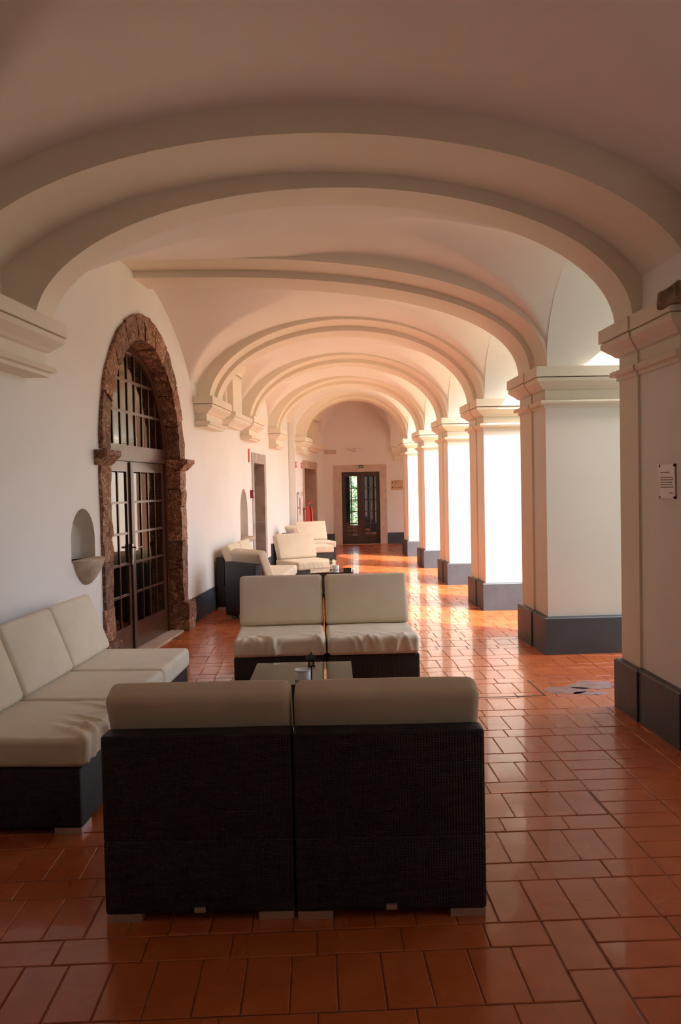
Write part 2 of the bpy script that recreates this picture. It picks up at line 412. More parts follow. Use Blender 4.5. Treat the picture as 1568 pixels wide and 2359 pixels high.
# ------------------------------------------------------------------ structure: right side
wr = empty('wall_right', (0, 0, 0), 0, kind='structure', label='white arcade wall on the right above the pillars', cat='wall')
op = [(PF[i]-.05, PF[i+1]-PW+.05) for i in range(5)]+[(PF[5]-.05, YFAR-.02)]
pts = [(4.5, 2.60)]
for a, b in op:
    c, h = (a+b)/2, (b-a)/2
    pts += [(a, 2.60)]+[(c-h*math.cos(math.pi*i/28), 2.672+.87*math.sin(math.pi*i/28)) for i in range(29)]+[(b, 2.60)]
pts += [(YFAR+.2, 2.60), (YFAR+.2, TOP), (4.5, TOP)]
ar = panel([(x, z) for x, z in pts], [], 0, XO-XS-.03)
ar.v = [(XS+.03+y, x, z) for x, y, z in ar.v]
ar.build('arcade_face', M['wall'], wr)
nw = panel(rect(YBACK-.2, 4.70, 0, TOP), [[(a, max(.012, b)) for a, b in arch_loop(.95, 4.38, 0, 2.67, 3.55)]], 0, XO-2.205)
nw.v = [(2.205+y, x, z) for x, y, z in nw.v]
nw.build('near_wall_face', M['wall'], wr)
br = empty('baseboard_right', (0, 0, 0), 0, kind='structure', label='dark blue-grey band at the foot of the near right wall', cat='baseboard')
MB().box(2.16, 2.21, YBACK, .95, 0, .34).build('band', M['bluegrey'], br)
MB().box(2.16, 2.21, 4.38, 4.662, 0, .34).build('band', M['bluegrey'], br)

plab = ['nearest right-hand pier carrying the small text plaque', 'shaded arcade pillar just beyond the pier with the plaque',
        'third arcade pillar, first one with a sunlit face', 'fourth arcade pillar, second one with a sunlit face',
        'fifth arcade pillar, second sunlit one from the far end', 'narrowest sunlit pillar, farthest along the arcade']
for i in range(6):
    yn, yf, ym = PN[i]+.05, PF[i]-.05, PM[i]
    if i == 0: yn = 4.66
    e = empty('arcade_pillar', (XS, (yn+yf)/2, 0), 0, label=plab[i], cat='pillar', group='arcade pillars along the courtyard side')
    y0, y1, yy = yn-(yn+yf)/2, yf-(yn+yf)/2, ym-(yn+yf)/2
    poly = [(.012, y0), (XO-XS, y0), (XO-XS, y1), (0, y1), (0, yy), (.012, yy)]
    MB().prism(poly, 0, 2.64).build('shaft', M['wall'] , e)
    MB().box(-.004, .06, yy-.005, y1-.0, .33, 2.31).build('pilaster', M['cream'], e)
    moulding(poly, [(.045, 0), (.045, .335), (.035, .345), (.004, .352)]).build('plinth', M['bluegrey'], e)
    cp = capprof(.11)
    cap = moulding(poly, [(o, 2.30+z) for o, z in cp[4:-2]]).build('capital', M['cream'], e)
    moulding(poly, [(o, 2.30+z) for o, z in cp[:6]]).build('astragal', M['cream'], cap, smooth=True)
    moulding(poly, [(.11, 2.576), (.11, 2.668)]).build('abacus', M['cream'], cap)
    if i == 0:
        def rough(w, nrm):
            return w+Vector(noise.noise_vector(w*9+Vector((3, 1, 7))))*.02
        rbox(.13, .14, .055, .015, 2, (6, 6, 4), rough, c=(.005, y0-.135, 2.655)).build('raw_stone_block', M['rawstone'], e, smooth=True)

# upper storey, roof and courtyard (seen only as light and reflections)
rf = empty('roof', (0, 0, TOP), 0, kind='structure', label='roof slab over the gallery and its wings', cat='roof')
MB().box(-7, XO+.25, YBACK-.5, 27.5, 0, .25).build('roof_slab', M['roof'], rf)  # unseen slab put here to block the sun above the vault
MB().box(XO-.1, 24, .6, 5.5, 0, .2).build('wing_roof', M['roof'], rf)
ws = empty('wall_south', (0, 0, 0), 0, kind='structure', label='south wing of the courtyard, outer face darkened to cut bounce light', cat='wall')
gops = [rect(a, a+2.2, .01, 3.3) for a in (3.6, 6.3, 9.0, 11.7, 14.4)]
panel(rect(XO, 24, -.1, TOP+.02), gops, 5.3, 5.5).build('wing_face', M['wing'], ws)
panel(rect(XO, 24, -.1, 3.75), gops, 5.15, 5.3).build('gallery_face', M['wall'], ws)
MB().box(XO, 24, .6, .9, -.1, TOP+.02).build('gallery_face', M['wall'], ws)
MB().box(XO-.02, 24, .6, 5.3, 3.7, 3.95).build('gallery_ceiling', M['vault'], ws)
MB().box(XO-.02, 24, .6, 5.3, -.25, 0).build('gallery_floor', M['tile'], ws)
MB().box(23.7, 24, .6, 5.3, 0, 3.8).build('gallery_end', M['wall'], ws)
we = empty('wall_east', (0, 0, 0), 0, kind='structure', label='white east wing across the courtyard', cat='wall')
MB().box(24, 24.4, -12, 40, -.1, TOP).build('wing_face', M['exterior'], we)
wnn = empty('wall_north', (0, 0, 0), 0, kind='structure', label='white north wing of the courtyard', cat='wall')
MB().box(XO, 24, 34, 34.4, -.1, TOP).build('wing_face', M['exterior'], wnn)
wb_ = empty('wall_back', (0, 0, 0), 0, kind='structure', label='rear wall of the rooms behind the left wall, dark colour standing for shade', cat='wall')
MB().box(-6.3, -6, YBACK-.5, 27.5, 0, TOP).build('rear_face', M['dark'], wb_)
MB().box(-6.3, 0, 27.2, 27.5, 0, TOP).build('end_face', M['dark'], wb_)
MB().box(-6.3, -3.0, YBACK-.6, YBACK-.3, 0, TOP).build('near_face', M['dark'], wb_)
cg = empty('ground', (0, 0, 0), 0, kind='structure', label='sunlit courtyard ground outside the arcade', cat='ground')
MB().box(XO+.02, 40, -30, 60, -.4, -.06).build('lawn', M['ground'], cg)
MB().box(-12, 40, 26.6, 60, -.4, -.05).build('lawn', M['ground'], cg)
MB().box(-20, XO, -40, YBACK-.8, -.4, -.05).build('lawn', M['ground'], cg)
# the gallery turns right behind the last pillar
ng = empty('north_gallery', (0, 0, 0), 0, kind='structure', label='gallery turning right behind the farthest pillar', cat='room')
MB().box(XO-.02, 14, 19.0, YFAR, -.2, 0).build('gallery_floor', M['tile'], ng)
MB().box(XO-.02, 14.2, 18.96, YFAR+.3, 3.65, 3.9).build('gallery_ceiling', M['vault'], ng)
panel(rect(XO, 14.2, 0, 3.7), [rect(5.0, 7.4, .01, 3.0), rect(8.2, 10.6, .01, 3.0), rect(11.4, 13.6, .01, 3.0)], 18.96, 19.4).build('gallery_arcade', M['wall'], ng)
MB().box(14, 14.3, 18.9, YFAR+.3, 0, 3.9).build('gallery_end', M['wall'], ng)
# lobby behind the far door
lob = empty('lobby', (0, 0, 0), 0, kind='structure', label='lobby seen through the panes of the far door', cat='room')
lp = panel(rect(-1.0, 3.5, -.05, 4.6), [rect(1.245, 1.50, .35, 2.6)], 0, .25); lp.v = [(x, 26.2+y, z) for x, y, z in lp.v]
lp.build('lobby_end_wall', M['bluepaint'], lob)
MB().box(2.35, 2.6, 22.67, 26.2, 0, 3.2).build('lobby_side_wall', M['exterior'], lob)
MB().box(-1.0, -.8, 22.65, 26.3, 0, 4.6).build('lobby_side_wall', M['dark'], lob)
MB().box(-1.0, 2.6, 22.65, 26.5, 3.2, 3.4).build('lobby_ceiling', M['exterior'], lob)

# ------------------------------------------------------------------ ceiling: groin vaults and transverse arches
def ell(t): return math.sqrt(max(0.0, 1-t*t))
def lun(y):
    t = abs(y-7.95)/(1.93 if y > 7.95 else 2.45); t = min(1, t)
    return 2.70+1.06*(1-t**1.6)**.65
bays = [(YBACK, .5), (.5, 4.66)]+[(PF[i]-.05, PN[i+1]+.05) for i in range(5)]+[(PF[5]-.05, YFAR)]
def vault_z(x, y, b):
    y0, y1 = bays[b]; ym = (y0+y1)/2; hw = (y1-y0)/2+.02; ty = (y-ym)/hw
    l, r = xL(y), 2.205
    if b < 2:
        cx, a, zs, zc, wl, wr_ = .1, 2.45, 2.70, 3.81, 3.80, 3.80
    else:
        cx, a, zs, zc, wl, wr_ = (l+r)/2, (r-l)/2+.07, 2.60, 3.735, 3.42, 3.54
        if b == 7: zc = 3.95; zs = 2.6
    z = zs+(zc-zs)*ell(min(1, abs(x-cx)/a))
    dr = max(0.0, min(1, (r-x)/1.6)); dl = max(0.0, min(1, (x-l)/1.6))
    s = lambda t: t*t*(3-2*t)
    e = ell(min(1, abs(ty)))
    zr = 2.655+((wr_+(zc-.02-wr_)*s(dr))-2.655)*e
    if b in (2, 3):
        cl = lun(y); zl = cl+(max(cl, zc-.02)-cl)*s(dl)*.9 if True else cl
        zl = min(zl, 3.765)
    else:
        zl = 2.70+((wl+(zc-.02-wl)*s(dl))-2.70)*e
    if x < cx: return max(z, zl)
    return max(z, zr)
ceil = MB()
for b, (y0, y1) in enumerate(bays):
    nx, ny = 90, (64 if b > 0 else 20); o = len(ceil.v)
    for j in range(ny+1):
        y = y0+(y1-y0)*j/ny
        l = xL(min(max(y, y0+1e-4), y1-1e-4))-.03
        for i in range(nx+1):
            x = l+(2.215-l)*i/nx
            z = vault_z(x, y, b)+.006*noise.noise((x*1.3, y*1.3, 4.0))
            ceil.v.append((x, y, z))
    for j in range(ny):
        for i in range(nx):
            a = o+j*(nx+1)+i; ceil.f.append((a, a+nx+1, a+nx+2, a+1))
ceiling = link('ceiling', ceil.mesh('ceiling', M['vault'], smooth='all', fix=False), None, kind='structure', label='pinkish white groin-vaulted gallery ceiling', cat='ceiling')

def arch_prism(y0, y1, inner, outer):
    n = len(inner)
    vs = [(x, y0, z) for x, z in inner]+[(x, y0, z) for x, z in outer]+[(x, y1, z) for x, z in inner]+[(x, y1, z) for x, z in outer]
    fs = []
    for i in range(n-1):
        fs += [(i, i+1, n+i+1, n+i), (2*n+i, 3*n+i, 3*n+i+1, 2*n+i+1), (i, 2*n+i, 2*n+i+1, i+1), (n+i, n+i+1, 3*n+i+1, 3*n+i)]
    return MB().add(vs, fs)
def ell_pts(cx, a, zs, b, n=56, k=0.0): return [(cx+(a+k)*math.cos(math.pi*i/n), zs+(b+k)*math.sin(math.pi*i/n)) for i in range(n+1)]
def sup_pts(x0, a, zs, b, ex, xl, k=0.0, n=56):
    out = []
    for i in range(n+1):
        f = i/n; f = 1-(1-f)**1.8
        x = xl+(x0+a-xl)*f; t = max(0, (x-x0)/a)
        out.append((x+k*t**6, zs+(b)*(max(0, 1-t**ex))**(1/ex)+k))
    return out
for i in range(6):
    ya, ym, yb = PN[i]+.05, PM[i], PF[i]-.05
    if i == 0:
        A = (4.66, ym, ell_pts(.09, 2.20, 2.67, .965), ell_pts(.09, 2.20, 2.67, .965, k=.4))
        B = (ym-.01, yb, ell_pts(.19, 1.945, 2.67, .87), ell_pts(.19, 1.945, 2.67, .87, k=.4))
    elif i == 1:
        A = (ya, ym, sup_pts(-1.1, 3.30, 2.66, 1.05, 2.35, -1.95), sup_pts(-1.1, 3.30, 2.66, 1.05, 2.35, -1.95, k=.35))
        B = (ym-.01, yb, sup_pts(-1.1, 3.255, 2.66, .985, 2.35, -1.95), sup_pts(-1.1, 3.255, 2.66, .985, 2.35, -1.95, k=.35))
    else:
        l = xL((ya+yb)/2+(.05 if i == 5 else 0))+.10; cx, a = (l+2.19)/2, (2.19-l)/2
        A = (ya, ym, ell_pts(cx, a, 2.66, 1.04), ell_pts(cx, a, 2.66, 1.04, k=.4))
        B = (ym-.01, yb, ell_pts(cx, a-.045, 2.66, .98), ell_pts(cx, a-.045, 2.66, .98, k=.4))
    o = arch_prism(*A).build('transverse_arch', M['cream'], ceiling, smooth=True)
    arch_prism(*B).build('inner_arch_ring', M['cream'], o, smooth=True)

# ------------------------------------------------------------------ floor
floor = empty('floor', (0, 0, 0), 0, kind='structure', label='polished terracotta tile floor', cat='floor')
MB().box(-6, XO+.05, YBACK-.5, 27.0, -.2, -.004).build('mortar_bed', M['grout'], floor)
TL, TS, G = .3005, .1505, .0034
def tile_geo(lx, ly):
    hx, hy, c = lx/2-G/2, ly/2-G/2, .0035
    a = [(-hx, -hy), (hx, -hy), (hx, hy), (-hx, hy)]; b = [(-hx+c, -hy+c), (hx-c, -hy+c), (hx-c, hy-c), (-hx+c, hy-c)]
    v = [(x, y, -.02) for x, y in a]+[(x, y, -.0022) for x, y in a]+[(x, y, 0) for x, y in b]
    f = [(0, 1, 5, 4), (1, 2, 6, 5), (2, 3, 7, 6), (3, 0, 4, 7), (4, 5, 9, 8), (5, 6, 10, 9), (6, 7, 11, 10), (7, 4, 8, 11), (8, 9, 10, 11)]
    return v, f
tiles = []   # cx, cy, lx, ly
def inside(x, y, h=.0):
    return xL(y)-.05 < x < XO+.02 and not (y < 4.66 and x > 2.30)
y = 2.402-.455*13; row = 0
def xlim(y):
    if y < 2.86: return .80
    if y < 4.7: return 1.404
    return 99
while y < YFAR+.1:
    ph = random.uniform(-.03, .03)
    # soldier row y..y+.3, then a stretcher row; the last tile of a row is cut to fit
    def lay(x0, step, cy, ly):
        x1 = min(x0+step, xlim(cy))
        if x1-x0 > .035 and inside((x0+x1)/2, cy): tiles.append(((x0+x1)/2, cy, round(x1-x0, 3), ly))
    ph = random.uniform(-.035, .035) if y > 3.2 else 0
    for k in range(-22, 19): lay(.80-TS*(k+1)+ph, TS, y+.1505, TL)
    st = random.choice([.06, .09, .11, .14]) if y > 3.2 else .085
    for k in range(-12, 11): lay(.80-TL*(k+1)+st, TL, y+.301+.0765, TS)
    y += .455
yy = 2.857
while yy > YBACK:
    tiles.append((.877, yy-TL/2, TS, TL)); yy -= TL+.0015
yy = 2.856
while yy > YBACK:
    tiles.append((.954+TL/2+.002, yy-TS/2, TL, TS)); yy -= TS+.0008
yy = 2.8565+.1513*12; q = 0
while yy > YBACK:
    x0 = (1.2605 if yy < 2.865 else 1.4055)
    if q % 2 and yy > 3.2: x0 -= 0
    while x0 < 2.25:
        tiles.append((x0+TL/2, yy-TS/2, TL, TS)); x0 += TL+.002
    yy -= TS+.0008; q += 1
def on_screen(cx, cy):
    d = Vector((cx, cy, 0))-Vector((0, 0, 1.6)); z = d.dot(fw)
    if z < .3: return 0
    px, py = 784+F_PX*d.dot(rt)/z, 1179.5-F_PX*d.dot(up)/z
    if not (-40 < px < 1610 and -40 < py < 2400): return 0
    # skip what the near sofa hides
    if 290 < px < 1090 and 1690 < py < 2090: return 0
    if px < 215 and 1480 < py < 1890: return 0
    return 1/(z*z)
sc_ = sorted(range(len(tiles)), key=lambda i: -on_screen(tiles[i][0], tiles[i][1])*tiles[i][2]*tiles[i][3])
near = set(sc_[:300]); shared = {}
rest = MB()
for i, (cx, cy, lx, ly) in enumerate(tiles):
    key = (lx, ly)
    dz = random.uniform(-.0012, .0008); rx, ry = random.gauss(0, .0025), random.gauss(0, .0025)
    if i in near:
        if key not in shared:
            v, f = tile_geo(lx, ly); shared[key] = MB().add(v, f).mesh('tile', M['tile'])
        o = link('tile', shared[key], floor); o.location = (cx, cy, dz); o.rotation_euler = (rx, ry, random.gauss(0, .003))
    else:
        v, f = tile_geo(lx, ly)
        rest.add([(cx+x, cy+yv, z+dz+(x*ry+yv*rx if z > -.01 else 0)) for x, yv, z in v], f)
rest.build('tiles_beyond', M['tile'], floor, kind='stuff')
# cement smear and the dark joint of an inspection cover
for q, (cx, cy, rx, ry) in enumerate(((1.93, 6.07, .17, .11), (2.17, 6.20, .18, .13), (2.08, 5.96, .13, .05))):
    a = []
    for i in range(26):
        t = 2*math.pi*i/26; r = 1+.35*noise.noise((math.cos(t)*1.9+q*5, math.sin(t)*1.9, 2))
        a.append((cx+rx*r*math.cos(t), cy+ry*r*math.sin(t)))
    MB().prism(a, -.003, .0012).build('cement_smear', M['cement'], floor)
for x0, x1, y0, y1 in ((.80, 1.72, 5.925, 5.940), (1.712, 1.726, 5.925, 6.42)):
    MB().box(x0, x1, y0, y1, -.003, .0014).build('cover_joint', M['rubber'], floor)

# ------------------------------------------------------------------ door_1: big arched door in the left wall
d1 = empty('door_1', (xA(0)+.113*0, 0, 0), thA, kind='structure', label='tall arched double door framed in brown mottled stone', cat='door')
UC = uA(8.07)
def rough_stone(seed, amp=.012, fr=9):
    def f(w, nrm): return w
    return f
def stone_piece(name, loop_pts, y0, y1, parent, m=M['breccia'], seed=0, amp=.015):
    """extruded polygon in X/Z, subdivided and roughened"""
    me = panel(loop_pts, [], y0, y1).mesh(name, m)
    bm = bmesh.new(); bm.from_mesh(me)
    bmesh.ops.dissolve_limit(bm, angle_limit=R(2), verts=bm.verts, edges=bm.edges)
    bmesh.ops.triangulate(bm, faces=bm.faces)
    bmesh.ops.subdivide_edges(bm, edges=[e for e in bm.edges if e.calc_length() > .09], cuts=1, use_grid_fill=True)
    bmesh.ops.subdivide_edges(bm, edges=[e for e in bm.edges if e.calc_length() > .09], cuts=1, use_grid_fill=True)
    for v in bm.verts:
        v.co += Vector(noise.noise_vector(v.co*7+Vector((seed*3.1, 1, 2))))*amp+Vector(noise.noise_vector(v.co*23))*amp*.4
    bmesh.ops.recalc_face_normals(bm, faces=bm.faces)
    bm.to_mesh(me); bm.free(); return link(name, me, parent)
HA, HB = 1.29, 1.09
for s in (-1, 1):
    xs = lambda a, b: (UC+s*a, UC+s*b) if s > 0 else (UC+s*b, UC+s*a)
    zz = [0, .13, .33]; 
    for k in range(2):
        x0, x1 = xs(HB-.0, HA+.11)
        stone_piece('jamb_base_stone', rect(x0, x1, zz[k]+.002, zz[k+1]-.002), -.085, .24, d1, seed=k+5*s)
    cuts = [.33, .72, 1.03, 1.42, 1.62, 1.83] if s > 0 else [.33, .60, 1.0, 1.22, 1.50, 1.83]
    for k in range(5):
        x0, x1 = xs(HB+random.uniform(-.012, .012), HA+random.uniform(-.006, .012))
        stone_piece('jamb_stone', rect(x0, x1, cuts[k]+.002, cuts[k+1]-.002), -.03, .24, d1, seed=k+11*s)
    x0, x1 = xs(HB-.03, HA+.10)
    prof = [(-.03, 1.83), (-.05, 1.85), (-.10, 1.90), (-.115, 1.91), (-.115, 1.955), (.24, 1.955), (.24, 1.83)]
    ip = MB(); ip.v = [(x0, a, b) for a, b in prof]+[(x1, a, b) for a, b in prof]; n = len(prof)
    ip.f = [tuple(range(n)), tuple(range(2*n-1, n-1, -1))]+[(i, (i+1) % n, n+(i+1) % n, n+i) for i in range(n)]
    ip.build('impost_stone', M['breccia'], d1)
angs = [0, 19, 37, 58, 76, 92, 103, 118, 137, 158, 180]
for k in range(len(angs)-1):
    a0, a1 = R(angs[k]+.4), R(angs[k+1]-.4); q = 5
    jo, ji = random.uniform(-.008, .015), random.uniform(-.012, .012)
    lo = [(UC+(HB+ji)*math.cos(a0+(a1-a0)*i/q), 1.955+(1.135+ji)*math.sin(a0+(a1-a0)*i/q)) for i in range(q+1)]
    hi = [(UC+(HA+jo)*math.cos(a0+(a1-a0)*i/q), 1.955+(1.375+jo)*math.sin(a0+(a1-a0)*i/q)) for i in range(q+1)]
    stone_piece('voussoir', lo+hi[::-1], -.03, .24, d1, seed=k+31)
MB().box(UC-HB-.1, UC+HB+.1, -.02, .5, .0, .014).build('threshold', M['tanstone'], d1)
DY = .175       # leaf plane depth
WW = 1.10
# fixed frame
fr = MB(); fr.box(UC-WW, UC-WW+.075, DY-.01, DY+.09, .01, 1.96); fr.box(UC+WW-.075, UC+WW, DY-.01, DY+.09, .01, 1.96)
fr.build('door_frame', M['wood'], d1)
MB().box(UC-WW, UC+WW, DY-.015, DY+.09, 1.905, 2.06).build('transom', M['wood'], d1)
fan = empty('fanlight', (0, 0, 0), 0); fan.parent = d1
RO, RI, ZO, ZI = 1.10, .985, 1.15, 1.03
n = 30
ring = [(UC+RO*math.cos(math.pi*i/n), 1.96+ZO*math.sin(math.pi*i/n)) for i in range(n+1)]+[(UC+RI*math.cos(math.pi*(n-i)/n), 1.96+ZI*math.sin(math.pi*(n-i)/n)) for i in range(n+1)]
panel(ring, [], DY-.01, DY+.09).build('arched_frame', M['wood'], fan)
def fan_h(x): return 1.96+ZI*math.sqrt(max(0, 1-((x-UC)/RI)**2))
NB = 9; bx = [UC-RI+2*RI*(i+1)/(NB+1) for i in range(NB)]
for x in bx: MB().box(x-.013, x+.013, DY+.005, DY+.07, 2.05, fan_h(x)+.01).build('glazing_bar', M['wood'], fan)
zb = [2.06, 2.39, 2.70]
for z in zb[1:]:
    h = RI*math.sqrt(1-((z-1.96)/ZI)**2)
    MB().box(UC-h-.01, UC+h+.01, DY-.002, DY+.06, z-.014, z+.014).build('glazing_rail', M['wood'], fan)
xe = [UC-RI]+bx+[UC+RI]
for i in range(len(xe)-1):
    for z0, z1 in ((2.06, 2.39), (2.39, 2.70), (2.70, 3.2)):
        x0, x1 = xe[i], xe[i+1]
        t0, t1 = min(z1, fan_h(x0)), min(z1, fan_h(x1))
        if max(t0, t1) < z0+.04: continue
        pl = [(x0, z0), (x1, z0), (x1, max(t1, z0+.002)), (x0, max(t0, z0+.002))]
        panel(pl, [], DY+.016, DY+.020).build('pane', M['glass'], fan)
def leaf(x0, x1, cols, rows, z0, z1, parent, m, dy, stile=.085, top=.10, bot=.26, bar=.022, thick=.05, bars_thick=.05, pane_d=.014):
    l = empty('door_leaf', (0, 0, 0), 0); l.parent = parent
    ix0, ix1, iz0, iz1 = x0+stile, x1-stile, z0+bot, z1-top
    panel(rect(x0, x1, z0, z1), [rect(ix0, ix1, iz0, iz1)], dy, dy+thick).build('leaf_frame', m, l)
    cw, rh = (ix1-ix0)/cols, (iz1-iz0)/rows
    for c in range(1, cols): MB().box(ix0+cw*c-bar/2, ix0+cw*c+bar/2, dy+.004, dy+bars_thick, iz0, iz1).build('glazing_bar', m, l)
    for r in range(1, rows): MB().box(ix0, ix1, dy+.002, dy+thick-.006, iz0+rh*r-bar/2, iz0+rh*r+bar/2).build('glazing_rail', m, l)
    pm = None
    for c in range(cols):
        for r in range(rows):
            if pm is None: pm = MB().box(-cw/2+bar/2, cw/2-bar/2, 0, .004, -rh/2+bar/2, rh/2-bar/2).mesh('pane', M['glass'])
            o = link('pane', pm, l); o.location = (ix0+cw*(c+.5), dy+pane_d, iz0+rh*(r+.5))
    return l
l1 = leaf(UC-WW+.075, UC-.004, 4, 5, .016, 1.90, d1, M['wood'], DY+.005, stile=.095)
l2 = leaf(UC+.004, UC+WW-.075, 4, 5, .016, 1.90, d1, M['wood'], DY+.005, stile=.095)
MB().box(UC-.03, UC+.03, DY-.012, DY+.006, .02, 1.895).build('meeting_strip', M['wood2'], l2)
h = MB(); h.box(UC-.055, UC-.025, DY-.02, DY-.005, .93, 1.08)
h.tube([(UC-.04, DY-.005, 1.045), (UC-.04, DY-.055, 1.045), (UC-.02, DY-.065, 1.045), (UC+.09, DY-.06, 1.04)], .009, 8)
h.build('door_handle', M['steel'], l1)
MB().add(*(lambda r: (r.v, r.f))(rbox(.014, .006, .032, .005, 2, (1, 1, 1), c=(UC-.04, DY-.012, .90)))).build('keyhole_plate', M['steel'], l1)

DA = R(-2.0); DC = Vector((UC, DY+.03, 0))
for o in list(d1.children):
    if o.name.split('.')[0] in ('door_leaf', 'fanlight', 'transom', 'door_frame'):
        o.rotation_euler = (0, 0, DA); o.location = DC-Matrix.Rotation(DA, 3, 'Z') @ DC

# ------------------------------------------------------------------ door_2 and door_3: stone doorways on the left
def doorway(name, parent_loc, th, u, yo0, yo1, yi0, yi1, zi, zo, m, label, dark_depth, splits, rd=.30):
    d = empty(name, parent_loc, th, kind='structure', label=label, cat='door')
    zs = [0]+splits+[zi]
    for a, b in ((yo0, yi0), (yi1, yo1)):
        for k in range(len(zs)-1):
            stone_piece('jamb_stone', rect(u(a), u(b), zs[k]+.002, zs[k+1]-.002), -.012, rd, d, m, seed=k+a, amp=.003)
    stone_piece('lintel_stone', rect(u(yo0), u(yo1), zi, zo), -.014, rd, d, m, seed=3, amp=.003)
    MB().box(u(yi0), u(yi1), -.01, rd, .0, .014).build('threshold', m, d)
    # dark sheet filling the opening, standing in for the shade inside
    MB().box(u(yi0)+.02, u(yi1), rd+.01, rd+.05, .02, zi).build('door_leaf', M['wood2'], d)
    return d
doorway('door_2', (xA(0), 0, 0), thA, uA, 13.58, 14.95, 13.77, 14.77, 2.05, 2.225, M['greystone'], 'grey stone doorway beside the pointed niche', .3, [1.0], .33)
doorway('door_3', (xB(YB), YB, 0), thB, uB, 18.92, 20.98, 19.14, 20.79, 2.075, 2.26, M['tanstone'], 'tan stone doorway behind the fire extinguisher', .3, [.9, 1.62], .30)

# ------------------------------------------------------------------ door_4: glazed double door in the far wall
d4 = empty('door_4', (0, YFAR, 0), 0, kind='structure', label='dark glazed double door in a pale stone surround at the far end', cat='door')
stone_piece('jamb_stone', rect(.615, .83, 0, 2.02), -.02, .2, d4, M['pinkstone'], 1, .002)
stone_piece('jamb_stone', rect(1.89, 2.085, 0, 2.02), -.02, .2, d4, M['pinkstone'], 2, .002)
stone_piece('lintel_stone', rect(.615, 2.085, 2.02, 2.215), -.02, .2, d4, M['pinkstone'], 3, .002)
MB().box(.8, 1.92, -.01, .3, 0, .012).build('threshold', M['tanstone'], d4)
leaf(.835, 1.358, 2, 5, .014, 2.015, d4, M['wood2'], .06, stile=.095, top=.115, bot=.24, bar=.028, thick=.045, bars_thick=.04)
leaf(1.362, 1.885, 2, 5, .014, 2.015, d4, M['wood2'], .06, stile=.095, top=.115, bot=.24, bar=.028, thick=.045, bars_thick=.04)

# ------------------------------------------------------------------ modular sofas
def wrinkle(seed, amp):
    rnd = random.Random(seed)
    folds = [(rnd.uniform(-.3, .3), rnd.uniform(.5, 1.1)*rnd.choice((-1, 1)), rnd.uniform(.014, .028), rnd.uniform(.4, 1)) for _ in range(11)]
    def f(w, nrm):
        d = 0
        if nrm.z > -.3:
            edge = max(0, min(1, (-w.y-.10)/.30))          # folds gather towards the front edge
            for x0, sl, wd, a in folds:
                t = (w.x-x0-sl*(w.y+.30)-.4*sl*(w.z)) / wd
                d += a*math.exp(-t*t)*edge
            d += .25*noise.noise(w*7+Vector((seed, 0, 0)))
            crown = (1-(w.x/.36)**2)*(1-(w.y/.36)**2)
        return w+nrm*(amp*d)
    return f
def crown_disp(seed):
    def f(w, nrm):
        k = max(0, 1-(w.x/.34)**2)*max(0, 1-(w.z/.23)**2)
        return Vector((w.x, w.y+(.010*k if nrm.y > .3 else -.010*k if nrm.y < -.3 else 0), w.z))+nrm*.003*noise.noise(w*6+Vector((seed, 0, 0)))
    return f
seat_mesh, back_mesh = {}, {}
base_me = rbox(.3535, .44, .14, .012, 2, (2, 2, 2), c=(0, 0, .17)).mesh('seat_base', M['wicker'], smooth=True)
backp_me = rbox(.3535, .05, .1995, .012, 2, (2, 1, 2), c=(0, .39, .5005)).mesh('backrest_panel', M['wicker'], smooth=True)
foot_me = MB().box(-.065, .065, -.065, .065, 0, .03).mesh('foot', M['metal'])
clip_me = MB().box(-.02, .02, -.006, .006, -.009, .009).mesh('clip', M['metal'])
TILT = R(21)
def seat_cushion(seed, amp):
    key = (seed, amp)
    if key not in seat_mesh:
        seat_mesh[key] = rbox(.351, .375, .07, .032, 4, ((64, 44, 7) if amp > .01 else (30, 26, 4)), wrinkle(seed, amp), c=(0, -.085, .382)).mesh('seat_cushion', M['fabric'], smooth='all')
    return seat_mesh[key]
def back_cushion(seed):
    if seed not in back_mesh:
        back_mesh[seed] = rbox(.350, .065, .215, .034, 4, (10, 2, 8), crown_disp(seed)).mesh('back_cushion', M['fabric'], smooth='all')
    return back_mesh[seed]
def sofa(loc, rz, label, group, seed=1, amp=.006, clip=True):
    e = empty('sofa_module', (loc[0], loc[1], 0), rz, label=label, cat='sofa', group=group)
    link('seat_base', base_me, e); link('backrest_panel', backp_me, e)
    for sx in (-1, 1):
        for sy in (-1, 1):
            o = link('foot', foot_me, e); o.location = (sx*.283, sy*.373, 0)
    o = link('clip', clip_me, e); o.location = (0, .444, .046)
    link('seat_cushion', seat_cushion(seed, amp), e)
    o = link('back_cushion', back_cushion(seed % 3), e)
    # bottom back edge of the cushion sits at y=.236 on the seat
    cy = .236-.065/math.cos(TILT)+.215*math.sin(TILT)+.012; cz = .452+.215*math.cos(TILT)+.065*math.sin(TILT)-.030
    o.location = (random.uniform(-.004, .004), cy, cz); o.rotation_euler = (-TILT, 0, random.uniform(-.01, .01))
    return e
def face(fx, fy): return math.atan2(fx, -fy)
GA, GB, GC = 'wicker sofa modules of the near seating group', 'wicker sofa modules of the middle seating group', 'wicker sofa modules of the far seating group'
a1 = math.atan2(-.05, 1.4)
sofa((-.432, 3.385), math.pi+a1, 'black wicker sofa module seen from behind, left of the foreground pair', GA, 2, .004)
sofa((.278, 3.355), math.pi+a1, 'black wicker sofa module seen from behind, right of the foreground pair', GA, 3, .004)
fl = face(.997, -.08)
sofa((-1.52, 4.13), fl, 'beige cushioned sofa module with creased seat at the left edge of the picture', GA, 4, .021)
sofa((-1.463, 4.845), fl, 'middle beige cushioned sofa module of the row along the left wall', GA, 5, .003)
sofa((-1.407, 5.56), fl, 'beige cushioned sofa module against the left wall nearest the arched door', GA, 6, .002)
